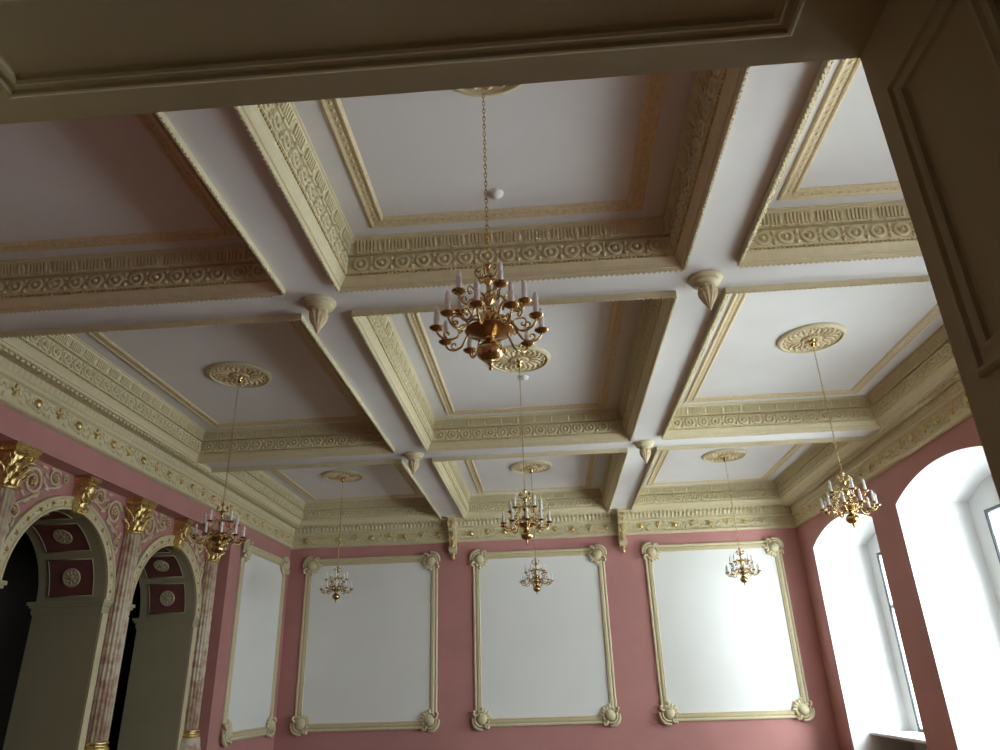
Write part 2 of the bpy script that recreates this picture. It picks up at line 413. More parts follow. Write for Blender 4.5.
def coffer_cornice(idx, rect):
    m = MB()
    m.ring([(d, ZB + h) for d, h in LIP], rect)
    for (o, t, nrm, L) in sides(rect):
        # local frame: x along the side, y pointing out of the moulding into the coffer, z up
        T = basis((o[0], o[1], ZB), (t[0], t[1], 0), (nrm[0], nrm[1], 0), (0, 0, 1))
        n = int((L - 0.30) / 0.222); st = (L - 0.30) / n
        for k in range(n):                                    # rosettes in rings, buds between
            s = 0.15 + (k + 0.5) * st
            Tk = T @ basis((s, 0.120, 0.183), (1, 0, 0), (0, 0, 1), (0, 1, 0))
            m.torus((0, 0, 0.002), 0.068, 0.021, 14, 6, Tk)
            m.ball((0, 0, 0.006), 0.030, 0.030, 0.034, 8, 4, Tk)
            if k < n - 1:
                Tb = T @ basis((s + st / 2, 0.120, 0.183), (1, 0, 0), (0, 0, 1), (0, 1, 0))
                m.ball((0, 0.058, 0), 0.026, 0.034, 0.026, 6, 4, Tb); m.ball((0, -0.058, 0), 0.026, 0.034, 0.026, 6, 4, Tb); m.ball((0, 0, 0), 0.014, 0.014, 0.024, 6, 4, Tb)
        n = int((L - 0.26) / 0.045); st = (L - 0.26) / n
        for k in range(n):                                    # gilt bead line under the rosettes
            s = 0.13 + (k + 0.5) * st
            m.add([(s + x * 0.015, 0.106 + y * 0.015, 0.068 + z * 0.015) for x, y, z in OCT], OCF, T, 1, True)
        n = int((L - 0.36) / 0.29); st = (L - 0.36) / n
        for k in range(n):                                    # flutes in groups with a palmette between
            s0 = 0.18 + k * st
            Tl = T @ basis((s0 + st * 0.06, 0.140, 0.335), (1, 0, 0), (0, -1, 0), (0, 0, 1))
            m.leaf(0.11, 0.05, 1.3, Tl, th=0.01, nu=2, nl=4)
            for q in range(6):
                s = s0 + st * (0.20 + 0.125 * q)
                m.add([(s - 0.010, 0.128, 0.335), (s + 0.010, 0.128, 0.335), (s + 0.010, 0.152, 0.335), (s - 0.010, 0.152, 0.335),
                       (s - 0.010, 0.150, 0.448), (s + 0.010, 0.150, 0.448), (s + 0.010, 0.178, 0.443), (s - 0.010, 0.178, 0.443)],
                      [(0, 3, 2, 1), (2, 3, 7, 6), (0, 4, 7, 3), (1, 2, 6, 5), (4, 5, 6, 7)], T)
        n = int((L - 0.30) / 0.145); st = (L - 0.30) / n
        for k in range(n):
            s = 0.15 + (k + 0.5) * st
            m.add([(s + x * 0.022, 0.138 + y * 0.014, 0.314 + z * 0.012) for x, y, z in OCT], OCF, T, 1, True)
        n = int((L - 0.02) / 0.055); st = (L - 0.02) / n
        for k in range(n):                                    # cable edge on the lip
            s = 0.01 + (k + 0.5) * st
            m.box(s - 0.014, s + 0.014, -0.007, 0.012, -0.084, -0.064, T)
    return struct(m.build('trim_%d' % idx, [M['cream'], M['gold']]))
k = 1
for ry, yr in OPY.items():
    for rx, xr in OPX.items():
        coffer_cornice(k, (*xr, *yr)); k += 1

# gilded rectangular mouldings on the coffer ceilings
GP = [(0.0, 0.0), (0.0, -0.016), (0.015, -0.024), (0.030, -0.020), (0.042, -0.014), (0.11, -0.014), (0.12, -0.024), (0.140, -0.028), (0.152, -0.018), (0.165, -0.008), (0.165, 0.0)]
ROWN = {'near': 'nearest the doorway', 'middle': 'in the middle row', 'far': 'in the far row by the end wall'}
for ry, yr in OPY.items():
    for rx, xr in OPX.items():
        m = MB()
        ins, insy = 0.42, 0.34
        rect = (xr[0] + ins, xr[1] - ins, yr[0] + ins, yr[1] - insy)
        m.ring([(d, ZC + h) for d, h in GP], rect)
        for (o, t, nrm, L) in sides(rect):
            T = basis((o[0], o[1], ZC), (t[0], t[1], 0), (nrm[0], nrm[1], 0), (0, 0, 1))
            n = int((L - 0.2) / 0.09); st = (L - 0.2) / n
            for q in range(n):
                s = 0.1 + (q + 0.5) * st
                m.add([(s + x * 0.04, 0.075 + y * 0.022, -0.013 + z * 0.006) for x, y, z in OCT], OCF, T, 0, True)
        tag(m.build('ceiling_moulding', M['ochre']), 'gilded rectangular moulding on the white ceiling of the %s coffer %s' % (rx, ROWN[ry]), 'moulding', 'gilded mouldings on the coffer ceilings')

# ------------------------------------------------------------------ wall cornice with gilded frieze
WP = [(0.32, 0.0), (0.285, -0.02), (0.285, -0.075), (0.25, -0.085), (0.165, -0.092), (0.11, -0.10), (0.10, -0.20), (0.085, -0.225), (0.10, -0.235), (0.10, -0.275), (0.055, -0.30), (0.05, -0.50), (0.055, -0.535), (0.085, -0.545), (0.085, -0.585), (0.06, -0.60), (0.0, -0.61)]
def wall_cornice(idx, o, t, nrm, L, mit0, mit1):
    m = MB()
    T = basis((o[0], o[1], ZB), (t[0], t[1], 0), (nrm[0], nrm[1], 0), (0, 0, 1))
    vs, fs = [], []
    for d, h in WP: vs += [(d * mit0, d, h), (L - d * mit1, d, h)]
    for i in range(len(WP) - 1): fs.append((2 * i, 2 * i + 1, 2 * i + 3, 2 * i + 2))
    m.add(vs, fs, T)
    a0, a1 = 0.2 * mit0, L - 0.2 * mit1
    n = int((a1 - a0) / 0.10); st = (a1 - a0) / n
    for k in range(n):                       # low leaf relief on the cove and small teeth under the rail
        s = a0 + (k + 0.5) * st
        m.add([(s - 0.036, 0.100, -0.215), (s + 0.036, 0.100, -0.215), (s, 0.112, -0.20), (s - 0.036, 0.112, -0.108), (s + 0.036, 0.112, -0.108), (s, 0.135, -0.108)],
              [(0, 1, 2), (0, 2, 5, 3), (1, 4, 5, 2), (3, 5, 4)], T)
        m.box(s - 0.028, s + 0.028, 0.20, 0.27, -0.112, -0.07, T)
    n = int((a1 - a0) / 0.43); st = (a1 - a0) / n
    spots = []
    for k in range(n):
        s = a0 + (k + 0.5) * st
        F = T @ basis((s, 0.052, -0.405), (1, 0, 0), (0, 0, 1), (0, 1, 0))
        spots.append((F, k % 2))
        sg = 1 if k % 2 else -1
        pts = [(x * st, 0.07 * sg * math.sin(PI * x * 2), 0.006) for x in [q / 12 for q in range(13)]]
        m.tube([(p[0], p[1], 0.002) for p in pts], [0.012] * 13, 6, F)
        for q in (0.27, 0.73):
            F2 = F @ TM((q * st, 0.07 * sg * math.sin(PI * q * 2), 0.004))
            m.torus((0.0, -0.045 * sg * (1 if q < 0.5 else -1), 0.0), 0.038, 0.012, 10, 5, F2)
            m.ball((0.06, 0.02 * sg, 0.0), 0.045, 0.022, 0.02, 8, 4, F2); m.ball((-0.06, 0.03 * sg, 0.0), 0.040, 0.02, 0.02, 8, 4, F2)
        if not k % 2: m.torus((0, 0, 0.0), 0.085, 0.016, 14, 5, F)
        for q, w in ((0.12, 0.09), (0.88, -0.08), (0.5, 0.10), (0.38, -0.09), (0.62, 0.085)):
            F3 = F @ TM((q * st, w * sg, 0.0), q * 7.0)
            m.ball((0, 0, 0), 0.045, 0.018, 0.016, 8, 4, F3); m.ball((0.02, 0.022, 0), 0.030, 0.014, 0.014, 6, 4, F3)
    tr = struct(m.build('trim_%d' % idx, M['cream']))
    for F, kind in spots:
        g = MB()
        if kind == 0:
            g.ball((0, 0, 0.015), 0.058, 0.066, 0.045, 10, 6, F)
            for q in range(6):
                a = q * PI / 3; g.ball((0.045 * math.cos(a), 0.045 * math.sin(a), 0.012), 0.022, 0.022, 0.025, 6, 4, F)
            g.build('gilded_floret', M['gold'], tr)
        else:
            for q, (L_, ) in zip((-0.9, 0.0, 0.9), ((0.08,), (0.10,), (0.08,))):
                g.ball((math.sin(q) * L_ * 0.7, math.cos(q) * L_ * 0.7 - 0.01, 0.012), 0.02, L_ * 0.6, 0.022, 8, 5, F, 0, Matrix.Rotation(-q, 3, 'Z'))
            g.ball((0, -0.035, 0.012), 0.03, 0.026, 0.03, 8, 5, F)
            g.build('gilded_leaf', M['gold'], tr)
    return tr
wall_cornice(10, (XL, YN), (0, 1), (1, 0), YB - YN, 0, 1)
wall_cornice(11, (XL, YB), (1, 0), (0, -1), XR - XL, 1, 1)
wall_cornice(12, (XR, YB), (0, -1), (-1, 0), YB - YN, 1, 0)

# ================================================================== THINGS
# ------------------------------------------------------------------ ceiling rosettes
def make_rosette():
    r = empty('ceiling_rosette', (0, 0, 0))
    m = MB().lathe([(0.415, -0.02), (0.42, -0.045), (0.435, -0.05), (0.45, -0.035), (0.465, -0.035), (0.475, -0.02), (0.478, 0.0)][::-1], 56)
    m.build('rim', M['cream'], r)
    g = MB().lathe([(0.0, -0.022), (0.40, -0.022), (0.42, -0.03), (0.42, 0.0)][::-1], 48)
    for k in range(20):
        a = 2 * PI * k / 20
        g.ball((0.255 * math.cos(a), 0.255 * math.sin(a), -0.024), 0.075, 0.026, 0.020, 8, 5, None, 0, Matrix.Rotation(a, 3, 'Z'))
        g.ball((0.375 * math.cos(a), 0.375 * math.sin(a), -0.024), 0.020, 0.036, 0.018, 8, 4, None, 0, Matrix.Rotation(a, 3, 'Z'))
        a += PI / 20
        g.ball((0.325 * math.cos(a), 0.325 * math.sin(a), -0.024), 0.034, 0.020, 0.018, 8, 4, None, 0, Matrix.Rotation(a, 3, 'Z'))
        g.ball((0.19 * math.cos(a), 0.19 * math.sin(a), -0.022), 0.04, 0.016, 0.018, 6, 4, None, 0, Matrix.Rotation(a, 3, 'Z'))
    g.build('leaf_ring', M['ochre'], r)
    b = MB().lathe([(0.145, -0.028), (0.14, -0.05), (0.12, -0.055), (0.11, -0.045), (0.06, -0.05), (0.0, -0.05)], 24)
    for k in range(8):
        a = 2 * PI * k / 8; b.ball((0.085 * math.cos(a), 0.085 * math.sin(a), -0.05), 0.035, 0.02, 0.02, 6, 4, None, 0, Matrix.Rotation(a, 3, 'Z'))
    b.build('centre_boss', M['ochre'], r)
    return r
CX = {'left': -4.587, 'centre': -0.275, 'right': 4.0}
CY = {'near': 3.92, 'middle': 9.73, 'far': 15.56}
PLACE = {('centre', 'near'): 'nearest coffer, cut off by the door head', ('left', 'middle'): 'left coffer of the middle row',
         ('centre', 'middle'): 'centre coffer, middle row, behind the nearest chandelier', ('right', 'middle'): 'right coffer of the middle row',
         ('left', 'far'): 'left coffer of the far row', ('centre', 'far'): 'centre coffer of the far row', ('right', 'far'): 'right coffer of the far row'}
ros = None
for (cx, cy), txt in PLACE.items():
    o = make_rosette() if ros is None else copy_tree(ros)
    if ros is None: ros = o
    o.location = (CX[cx], CY[cy] + (0.08 if cy == 'near' else -0.15 if cx == 'right' else 0.0), ZC)
    tag(o, 'round gilded stucco ceiling rosette in the ' + txt, 'ceiling rosette', 'ceiling rosettes above the chandeliers')

# ------------------------------------------------------------------ chandeliers
def spiral(cx, cz, r0, r1, a0, a1, n=14):
    return [(cx + (r0 + (r1 - r0) * k / n) * math.cos(a0 + (a1 - a0) * k / n), 0, cz + (r0 + (r1 - r0) * k / n) * math.sin(a0 + (a1 - a0) * k / n)) for k in range(n + 1)]
def bez(p0, p1, p2, p3, n=12):
    out = []
    for k in range(n + 1):
        t = k / n; q = 1 - t
        out.append(tuple(q ** 3 * a + 3 * q * q * t * b + 3 * q * t * t * c + t ** 3 * d for a, b, c, d in zip(p0, p1, p2, p3)))
    return out
def make_chandelier():
    # origin at the tip of the finial; heights measured up from it
    c = empty('chandelier', (0, 0, 0))
    top = 2.69
    st = MB().lathe([(0.0, 0.255), (0.03, 0.26), (0.045, 0.30), (0.030, 0.33), (0.055, 0.36), (0.055, 0.39), (0.022, 0.41), (0.018, 0.45), (0.04, 0.47), (0.045, 0.50), (0.035, 0.525), (0.016, 0.54),
                     (0.014, 0.60), (0.030, 0.615), (0.030, 0.635), (0.012, 0.65), (0.012, 0.72), (0.026, 0.735), (0.026, 0.75), (0.008, 0.77), (0.006, 0.80), (0.0, 0.80)], 20)
    st.build('stem', M['brass'], c)
    MB().lathe([(0.0, 0.0), (0.010, 0.004), (0.013, 0.018), (0.008, 0.03), (0.017, 0.04), (0.02, 0.05), (0.012, 0.062), (0.05, 0.07), (0.078, 0.095), (0.086, 0.125), (0.078, 0.155), (0.052, 0.18), (0.028, 0.195), (0.03, 0.22), (0.045, 0.24), (0.03, 0.262), (0.0, 0.262)], 28).build('ball_finial', M['brass'], c)
    MB().lathe([(0.040, 0.222), (0.07, 0.232), (0.115, 0.254), (0.148, 0.262), (0.156, 0.268), (0.150, 0.272), (0.12, 0.266), (0.07, 0.255), (0.03, 0.25)], 36).build('dish', M['copper'], c)
    cr = MB()
    for k in range(6):
        T = TM((0, 0, 0), 2 * PI * k / 6 + 0.3)
        cr.tube(bez((0.014, 0, 0.66), (0.09, 0, 0.60), (0.11, 0, 0.71), (0.06, 0, 0.72), 9) + spiral(0.06, 0.70, 0.02, 0.008, PI / 2, -PI, 7), 0.006, 6, T)
    cr.build('crown_scrolls', M['brass'], c)
    ch = MB()
    z = 0.80; k = 0
    while z < top + 0.01:
        T = TM((0, 0, z + 0.022), (PI / 2) * (k % 2)) @ Matrix.Rotation(PI / 2, 4, 'X')
        ch.torus((0, 0, 0), 0.010, 0.0030, 10, 5, T, 0, 2.1)
        z += 0.036; k += 1
    ch.build('chain', M['brass'], c)
    MB().lathe([(0.0, top - 0.06), (0.015, top - 0.055), (0.035, top - 0.035), (0.05, top - 0.005), (0.048, top + 0.01), (0.065, top + 0.02), (0.07, top + 0.03), (0.03, top + 0.035)], 20).build('ceiling_cup', M['brass'], c)
    def arm_meshes(R, z0, zc, dip):
        a = MB()
        a.tube(bez((0.03, 0, z0), (R * 0.35, 0, z0 + 0.06), (R * 0.42, 0, z0 - 0.01), (R * 0.62, 0, zc - dip), 10) + bez((R * 0.62, 0, zc - dip), (R * 0.8, 0, zc - dip - 0.035), (R, 0, zc - dip), (R, 0, zc), 10)[1:], 0.0075, 6)
        a.tube(bez((R * 0.42, 0, z0 - 0.0), (R * 0.55, 0, z0 + 0.06), (R * 0.75, 0, z0 + 0.05), (R * 0.70, 0, z0 - 0.0), 8) + spiral(R * 0.70 - 0.018, z0, 0.018, 0.006, 0, -1.6 * PI, 8)[1:], 0.006, 6)
        a.tube(spiral(R * 0.80, zc - dip + 0.02, 0.026, 0.008, -PI / 2, 1.2 * PI, 10), 0.006, 6)
        p = MB().lathe([(0.006, zc - 0.012), (0.028, zc - 0.006), (0.045, zc + 0.006), (0.047, zc + 0.010), (0.03, zc + 0.006), (0.017, zc + 0.008), (0.017, zc + 0.03), (0.012, zc + 0.03)], 16, TM((R, 0, 0)))
        # candle tube with a flame bulb on top
        q = MB().lathe([(0.018, zc + 0.012), (0.018, zc + 0.100), (0.013, zc + 0.102), (0.013, zc + 0.108), (0.0175, zc + 0.122), (0.0165, zc + 0.138), (0.010, zc + 0.158), (0.0, zc + 0.172)], 12, TM((R, 0, 0)))
        return a, p, q
    for n, R, z0, zc, dip, a0 in ((10, 0.328, 0.325, 0.272, 0.055, math.radians(26)), (5, 0.228, 0.50, 0.468, 0.05, math.radians(-5))):
        a, p, q = arm_meshes(R, z0, zc, dip)
        first = None
        for k in range(n):
            rot = -(a0 + 2 * PI * k / n)
            if first is None:
                ao = a.build('arm', M['brass'], c, rot=(0, 0, rot)); po = p.build('drip_pan', M['copper'], ao); qo = q.build('candle', M['candle'], ao)
                tag(qo, 'white candle tube with flame shaped bulb')
                first = ao
            else:
                copy_tree(first, c).rotation_euler = (0, 0, rot)
    return c
CH = {('centre', 'near'): 'large brass chandelier nearest the doorway, hanging in the top middle of the view',
      ('centre', 'middle'): 'brass chandelier in the middle row centre, in front of the end wall cornice',
      ('centre', 'far'): 'small far brass chandelier in front of the middle white wall panel',
      ('left', 'middle'): 'brass chandelier hanging in front of the arcade on the left',
      ('right', 'middle'): 'brass chandelier hanging in front of the arched windows on the right',
      ('left', 'far'): 'far brass chandelier in front of the left white panel of the end wall',
      ('right', 'far'): 'far brass chandelier in front of the right white panel of the end wall'}
chd = None
for i, ((cx, cy), lab) in enumerate(CH.items()):
    o = make_chandelier() if chd is None else copy_tree(chd)
    if chd is None: chd = o
    o.location = (CX[cx] - (0.01 if cy == 'near' else 0), CY[cy] - (0.15 if cx == 'right' else 0.0), EYE + {'near': 1.745, 'middle': 1.722, 'far': 1.70}[cy]); o.rotation_euler = (0, 0, 0.21 * i)
    tag(o, lab, 'chandelier', 'brass chandeliers hanging on chains from the coffers')

# ------------------------------------------------------------------ pendant bosses at the beam crossings
bo = None
for bx, nx in ((-2.405, 'left'), (1.880, 'right')):
    for by, ny in ((6.84, 'nearer'), (12.66, 'farther')):
        if bo is None:
            o = empty('pendant_boss', (0, 0, 0))
            MB().lathe([(0.182, 0.0), (0.185, -0.02), (0.176, -0.036), (0.150, -0.042), (0.148, -0.05), (0.156, -0.062), (0.146, -0.076), (0.105, -0.082), (0.085, -0.10), (0.0, -0.10)], 40).build('collar', M['cream'], o)
            m = MB().lathe([(0.075, -0.098), (0.095, -0.105), (0.10, -0.118), (0.088, -0.13)], 32)
            m.lathe([(0.078, -0.13), (0.098, -0.155), (0.104, -0.185), (0.098, -0.225), (0.080, -0.265), (0.055, -0.305), (0.036, -0.335), (0.028, -0.36), (0.014, -0.39), (0.0, -0.395)], 96, None, 0, True, 0.12, 12)
            for k in range(8):
                a_ = 2 * PI * (k + 0.5) / 8
                m.ball((0.092 * math.cos(a_), 0.092 * math.sin(a_), -0.17), 0.014, 0.024, 0.04, 8, 6, None, 0, Matrix.Rotation(a_, 3, 'Z'))
            m.build('acanthus_drop', M['ochre'], o); bo = o
        else: o = copy_tree(bo)
        o.location = (bx, by, ZB)
        tag(o, 'carved pendant boss under the %s beam, at the crossing %s to the doorway' % (nx, ny) if ny == 'nearer' else 'carved pendant boss under the %s beam, at the crossing farther from the doorway' % nx, 'ceiling boss', 'pendant bosses at the beam crossings')

# ------------------------------------------------------------------ console brackets at the end wall
co = None
for bx, nx in ((-2.42, 'left'), (1.90, 'right')):
    if co is None:
        o = empty('console_bracket', (0, 0, 0))
        # origin on the wall at the top, bracket projects towards -y
        pr = [(0.0, 0.0), (-0.42, 0.0), (-0.44, -0.05), (-0.42, -0.10), (-0.45, -0.16), (-0.45, -0.24), (-0.40, -0.31), (-0.32, -0.36), (-0.25, -0.44), (-0.20, -0.55), (-0.17, -0.68), (-0.18, -0.74), (-0.22, -0.78), (-0.22, -0.84), (-0.17, -0.88), (-0.09, -0.90), (0.0, -0.90)]
        MB().prism(pr, -0.085, 0.085).build('scroll_body', M['cream'], o)
        MB().box(-0.13, 0.13, -0.47, 0.0, -0.03, 0.0).build('abacus', M['cream'], o)
        for s in (-1, 1):
            for (yy_, zz_, rr) in ((-0.34, -0.19, 0.10), (-0.13, -0.80, 0.07)):
                m = MB()
                m.tube([(s * 0.085 + 0.010 * s, yy_ + rr * (1 - k / 22) * math.cos(k * 0.62), zz_ + rr * (1 - k / 22) * math.sin(k * 0.62)) for k in range(18)], 0.014, 6)
                m.build('volute', M['cream'], o)
        g = MB()
        for (yy_, zz_, L_) in ((-0.455, -0.12, 0.24), (-0.33, -0.37, 0.22), (-0.20, -0.55, 0.22)):
            T = basis((0, yy_, zz_), (1, 0, 0), (0, 0.98, 0.2), (0, -0.2 if False else 0.15, -0.98))
            g.leaf(L_, 0.13, 0.7, T, th=0.012)
        for k in range(4): g.ball((0, -0.235 + k * 0.02, -0.40 - k * 0.085), 0.025, 0.025, 0.028, 8, 5)
        g.build('leaf_ornament', M['gold'], o)
        d = MB().lathe([(0.0, -1.08), (0.02, -1.07), (0.045, -1.03), (0.05, -0.99), (0.03, -0.95), (0.05, -0.93), (0.06, -0.90), (0.0, -0.895)], 16, TM((0, -0.09, 0)))
        d.build('drop_finial', M['gold'], o); co = o
    else: o = copy_tree(co)
    o.location = (bx, YB, ZB)
    tag(o, 'carved scroll bracket on the end wall under the %s ceiling beam' % nx, 'console bracket', 'scroll brackets carrying the long beams')

# ------------------------------------------------------------------ smoke detectors
sd = None
for (x, y, lab) in ((-0.318, 5.77, 'small white round smoke detector on the nearest centre coffer ceiling'), (-0.225, 10.45, 'small white round smoke detector on the middle centre coffer, beyond its rosette')):
    if sd is None:
        o = empty('smoke_detector', (0, 0, 0))
        MB().lathe([(0.0, -0.02), (0.07, -0.02), (0.075, -0.01), (0.075, 0.0)][::-1], 24).build('base', M['plastic'], o)
        MB().lathe([(0.0, -0.048), (0.03, -0.047), (0.034, -0.042), (0.045, -0.040), (0.048, -0.034), (0.058, -0.033), (0.062, -0.026), (0.062, -0.02)][::-1], 24).build('sensor_head', M['plastic'], o)
        sd = o
    else: o = copy_tree(sd)
    o.location = (x, y, ZC); tag(o, lab, 'smoke detector', 'smoke detectors on the ceiling')

# ------------------------------------------------------------------ framed white wall panels
FP = [(-0.095, 0.0), (-0.095, 0.03), (-0.075, 0.045), (-0.05, 0.045), (-0.035, 0.03), (0.0, 0.05), (0.03, 0.05), (0.045, 0.03), (0.07, 0.035), (0.085, 0.02), (0.085, 0.0)]
def cartouche():
    # local: outer corner of the frame lies along +x; z is out of the wall
    m = MB()
    m.lathe([(0.19, 0.0), (0.19, 0.035), (0.17, 0.055), (0.0, 0.06)], 28)
    m.ball((-0.005, 0, 0.06), 0.135, 0.115, 0.085, 18, 9)
    def arc(r, a0, a1, w, h, n=12):
        m.tube([(r * math.cos(a0 + (a1 - a0) * k / n), r * math.sin(a0 + (a1 - a0) * k / n), h) for k in range(n + 1)], [w * (0.45 + 0.55 * math.sin(PI * k / n)) for k in range(n + 1)], 8)
    arc(0.215, -0.95, 0.95, 0.042, 0.06); arc(0.155, -1.1, 1.1, 0.026, 0.085)
    for q in (-1, 1):
        m.ball((0.02, q * 0.235, 0.06), 0.042, 0.036, 0.05, 10, 6)
        m.tube([(0.03, q * 0.12, 0.08), (0.06, q * 0.19, 0.09), (0.03, q * 0.24, 0.07), (-0.01, q * 0.24, 0.06)], [0.018, 0.026, 0.03, 0.02], 8)
        arc(0.17, q * 1.75, q * 2.25, 0.024, 0.07, 6)
    for k in range(5):
        a_ = PI + (k - 2) * 0.36
        m.ball((0.15 * math.cos(a_), 0.15 * math.sin(a_), 0.04), 0.09 if k % 2 else 0.115, 0.042, 0.028, 10, 6, None, 0, Matrix.Rotation(a_, 3, 'Z'))
    return m
CM = cartouche()
cart_mesh = None
def wall_panel(loc, rz, w, h, lab):
    # local: x along the wall, z up, faces -y; origin bottom centre
    global cart_mesh
    p = empty('wall_panel', loc, rz, lab, 'wall panel', 'framed white panels on the rose walls')
    T = basis((0, 0, 0), (1, 0, 0), (0, 0, 1), (0, -1, 0))
    MB().box(-w / 2, w / 2, 0, h, 0.0, 0.015, T).build('panel_field', M['field'], p)
    fr = MB().ring([(d - 0.045, hh + 0.001) for d, hh in FP], (-w / 2, w / 2, 0, h), T)
    for (o, t, nrm, L) in sides((-w / 2, w / 2, 0, h)):       # reeded outer edge
        Tk = T @ basis((o[0], o[1], 0), (t[0], t[1], 0), (nrm[0], nrm[1], 0), (0, 0, 1))
        n = int(L / 0.05)
        for k in range(n): fr.box((k + 0.2) * L / n, (k + 0.8) * L / n, -0.02, 0.01, 0.045, 0.056, Tk)
    fr.build('frame', M['cream'], p)
    for u in (-w / 2 + 0.03, w / 2 - 0.03):
        for v in (0.03, h - 0.03):
            if cart_mesh is None:
                o = CM.build('corner_ornament', M['cream']); cart_mesh = o.data
            else:
                o = bpy.data.objects.new('corner_ornament', cart_mesh); col.objects.link(o)
            o.parent = p; o.matrix_local = Matrix.Translation((u, -0.02, v)) @ Matrix.Rotation(PI / 2, 4, 'X') @ Matrix.Rotation(math.atan2(1 if v > h / 2 else -1, 1 if u > 0 else -1), 4, 'Z')
PB, PT = EYE - 0.767, EYE + 2.97
for a, b, nm in ((-6.116, -2.961, 'left'), (-1.791, 1.265, 'middle'), (2.549, 5.648, 'right')):
    wall_panel(((a + b) / 2, YB - 0.001, PB), 0, b - a, PT - PB, 'large white panel in a cream moulded frame, the %s one on the end wall' % nm)
wall_panel((XL + 0.001, 16.74, PB), PI / 2, 2.46, PT - 0.05 - PB, 'narrow looking framed white panel on the left wall beside the arcade')

# ------------------------------------------------------------------ arcade: soffit coffers, archivolts, keystones, columns, scrolls
ARN = {0: 'farther', 1: 'nearer'}
for i, yc in enumerate(ARC[:2]):
    # five wine-red coffers with medallions in each arch soffit
    for k in range(5):
        a0, a1 = PI * (k + 0.10) / 5, PI * (k + 0.90) / 5
        s = empty('soffit_panel', (RX - 0.55, yc, ASP))
        pos = ['at the near springing', 'low on the near side', 'at the crown', 'high on the far side', 'lowest on the far side'][k]
        tag(s, 'wine red coffer with white medallion in the %s arch soffit, %s' % (ARN[i], pos), 'soffit panel', 'wine red coffers inside the arches')
        m = MB(); n = 8; xa, xb = -0.36, 0.36
        def P(r, a, x): return (x, -r * math.cos(a), r * math.sin(a))
        for q in range(n):
            b0, b1 = a0 + (a1 - a0) * q / n, a0 + (a1 - a0) * (q + 1) / n
            m.add([P(AR - 0.008, b0, xa), P(AR - 0.008, b1, xa), P(AR - 0.008, b1, xb), P(AR - 0.008, b0, xb), P(AR, b0, xa), P(AR, b1, xa), P(AR, b1, xb), P(AR, b0, xb)],
                  [(0, 1, 2, 3), (4, 7, 6, 5), (0, 4, 5, 1), (2, 6, 7, 3)], None, 0, False)
        m.build('red_field', M['wine'], s)
        fr = MB()
        for x0, x1 in ((xa - 0.02, xa + 0.015), (xb - 0.015, xb + 0.02)):
            fr.tube([P(AR - 0.012, a0 + (a1 - a0) * q / n, (x0 + x1) / 2) for q in range(n + 1)], 0.009, 6)
        for b in (a0, a1): fr.tube([P(AR - 0.012, b, xa), P(AR - 0.012, b, xb)], 0.009, 6)
        fr.build('edge_moulding', M['stone'], s)
        am = (a0 + a1) / 2
        T = basis(P(AR - 0.01, am, 0), (1, 0, 0), (0, math.sin(am), math.cos(am)), (0, math.cos(am), -math.sin(am)))
        md = MB().lathe([(0.15, 0.0), (0.15, 0.012), (0.135, 0.02), (0.12, 0.012), (0.05, 0.014), (0.03, 0.025), (0.0, 0.028)], 24, T)
        for q in range(8):
            b = 2 * PI * q / 8; md.ball((0.08 * math.cos(b), 0.08 * math.sin(b), 0.012), 0.032, 0.016, 0.012, 6, 4, T, 0, Matrix.Rotation(b, 3, 'Z'))
        md.build('medallion', M['cream'], s)
    # archivolt
    av = empty('arch_surround', (RX, yc, 0), 0, 'cream moulded surround with gilded studs round the %s arch' % ARN[i], 'arch surround', 'surrounds of the arcade arches')
    m = MB()
    pf = [(AR - 0.005, 0.0), (AR - 0.005, 0.045), (AR + 0.03, 0.055), (AR + 0.045, 0.035), (AR + 0.14, 0.035), (AR + 0.155, 0.055), (AR + 0.19, 0.05), (AR + 0.20, 0.0)]
    n = 48; vs, fs = [], []
    for k in range(n + 1):
        a = PI * k / n
        for r, h in pf: vs.append((h, -r * math.cos(a), ASP + r * math.sin(a)))
    q = len(pf)
    for k in range(n):
        for j in range(q - 1): fs.append((k * q + j, k * q + j + 1, (k + 1) * q + j + 1, (k + 1) * q + j))
    m.add(vs, fs)
    for k in range(40):
        a = PI * (k + 0.5) / 40; r = AR + 0.093
        m.ball((0.035, -r * math.cos(a), ASP + r * math.sin(a)), 0.012, 0.022, 0.022, 6, 4)
    for s in (-1, 1):
        y0, y1 = s * (AR - 0.006), s * (AR + 0.14)
        m.box(0.0, 0.04, min(y0, y1), max(y0, y1), 0, ASP - 0.20)
    m.build('moulding', M['cream'], av)
    for k in range(15):
        a = PI * (k + 0.5) / 15; r = AR + 0.093
        g = MB(); g.ball((0.045, -r * math.cos(a), ASP + r * math.sin(a)), 0.024, 0.024, 0.024, 8, 5)
        for b in range(4): g.ball((0.04, -r * math.cos(a) + 0.035 * math.cos(b * PI / 2 + a), ASP + r * math.sin(a) + 0.035 * math.sin(b * PI / 2 + a)), 0.010, 0.011, 0.011, 6, 4)
        g.build('gilded_stud', M['gold'], av)
    # keystone bracket: prism in (y,z) rotated so it projects towards +x
    ks = empty('keystone', (RX, yc, ASP + AR), PI / 2, 'gilded leafy keystone bracket at the crown of the %s arch' % ARN[i], 'keystone', 'gilded keystones of the arcade')
    pr = [(0.0, 0.49), (-0.24, 0.49), (-0.25, 0.42), (-0.21, 0.40), (-0.24, 0.34), (-0.23, 0.26), (-0.17, 0.18), (-0.13, 0.08), (-0.15, 0.02), (-0.13, -0.05), (-0.07, -0.08), (0.0, -0.08)]
    MB().prism(pr, -0.10, 0.10).build('bracket_body', M['gold'], ks)
    m = MB()
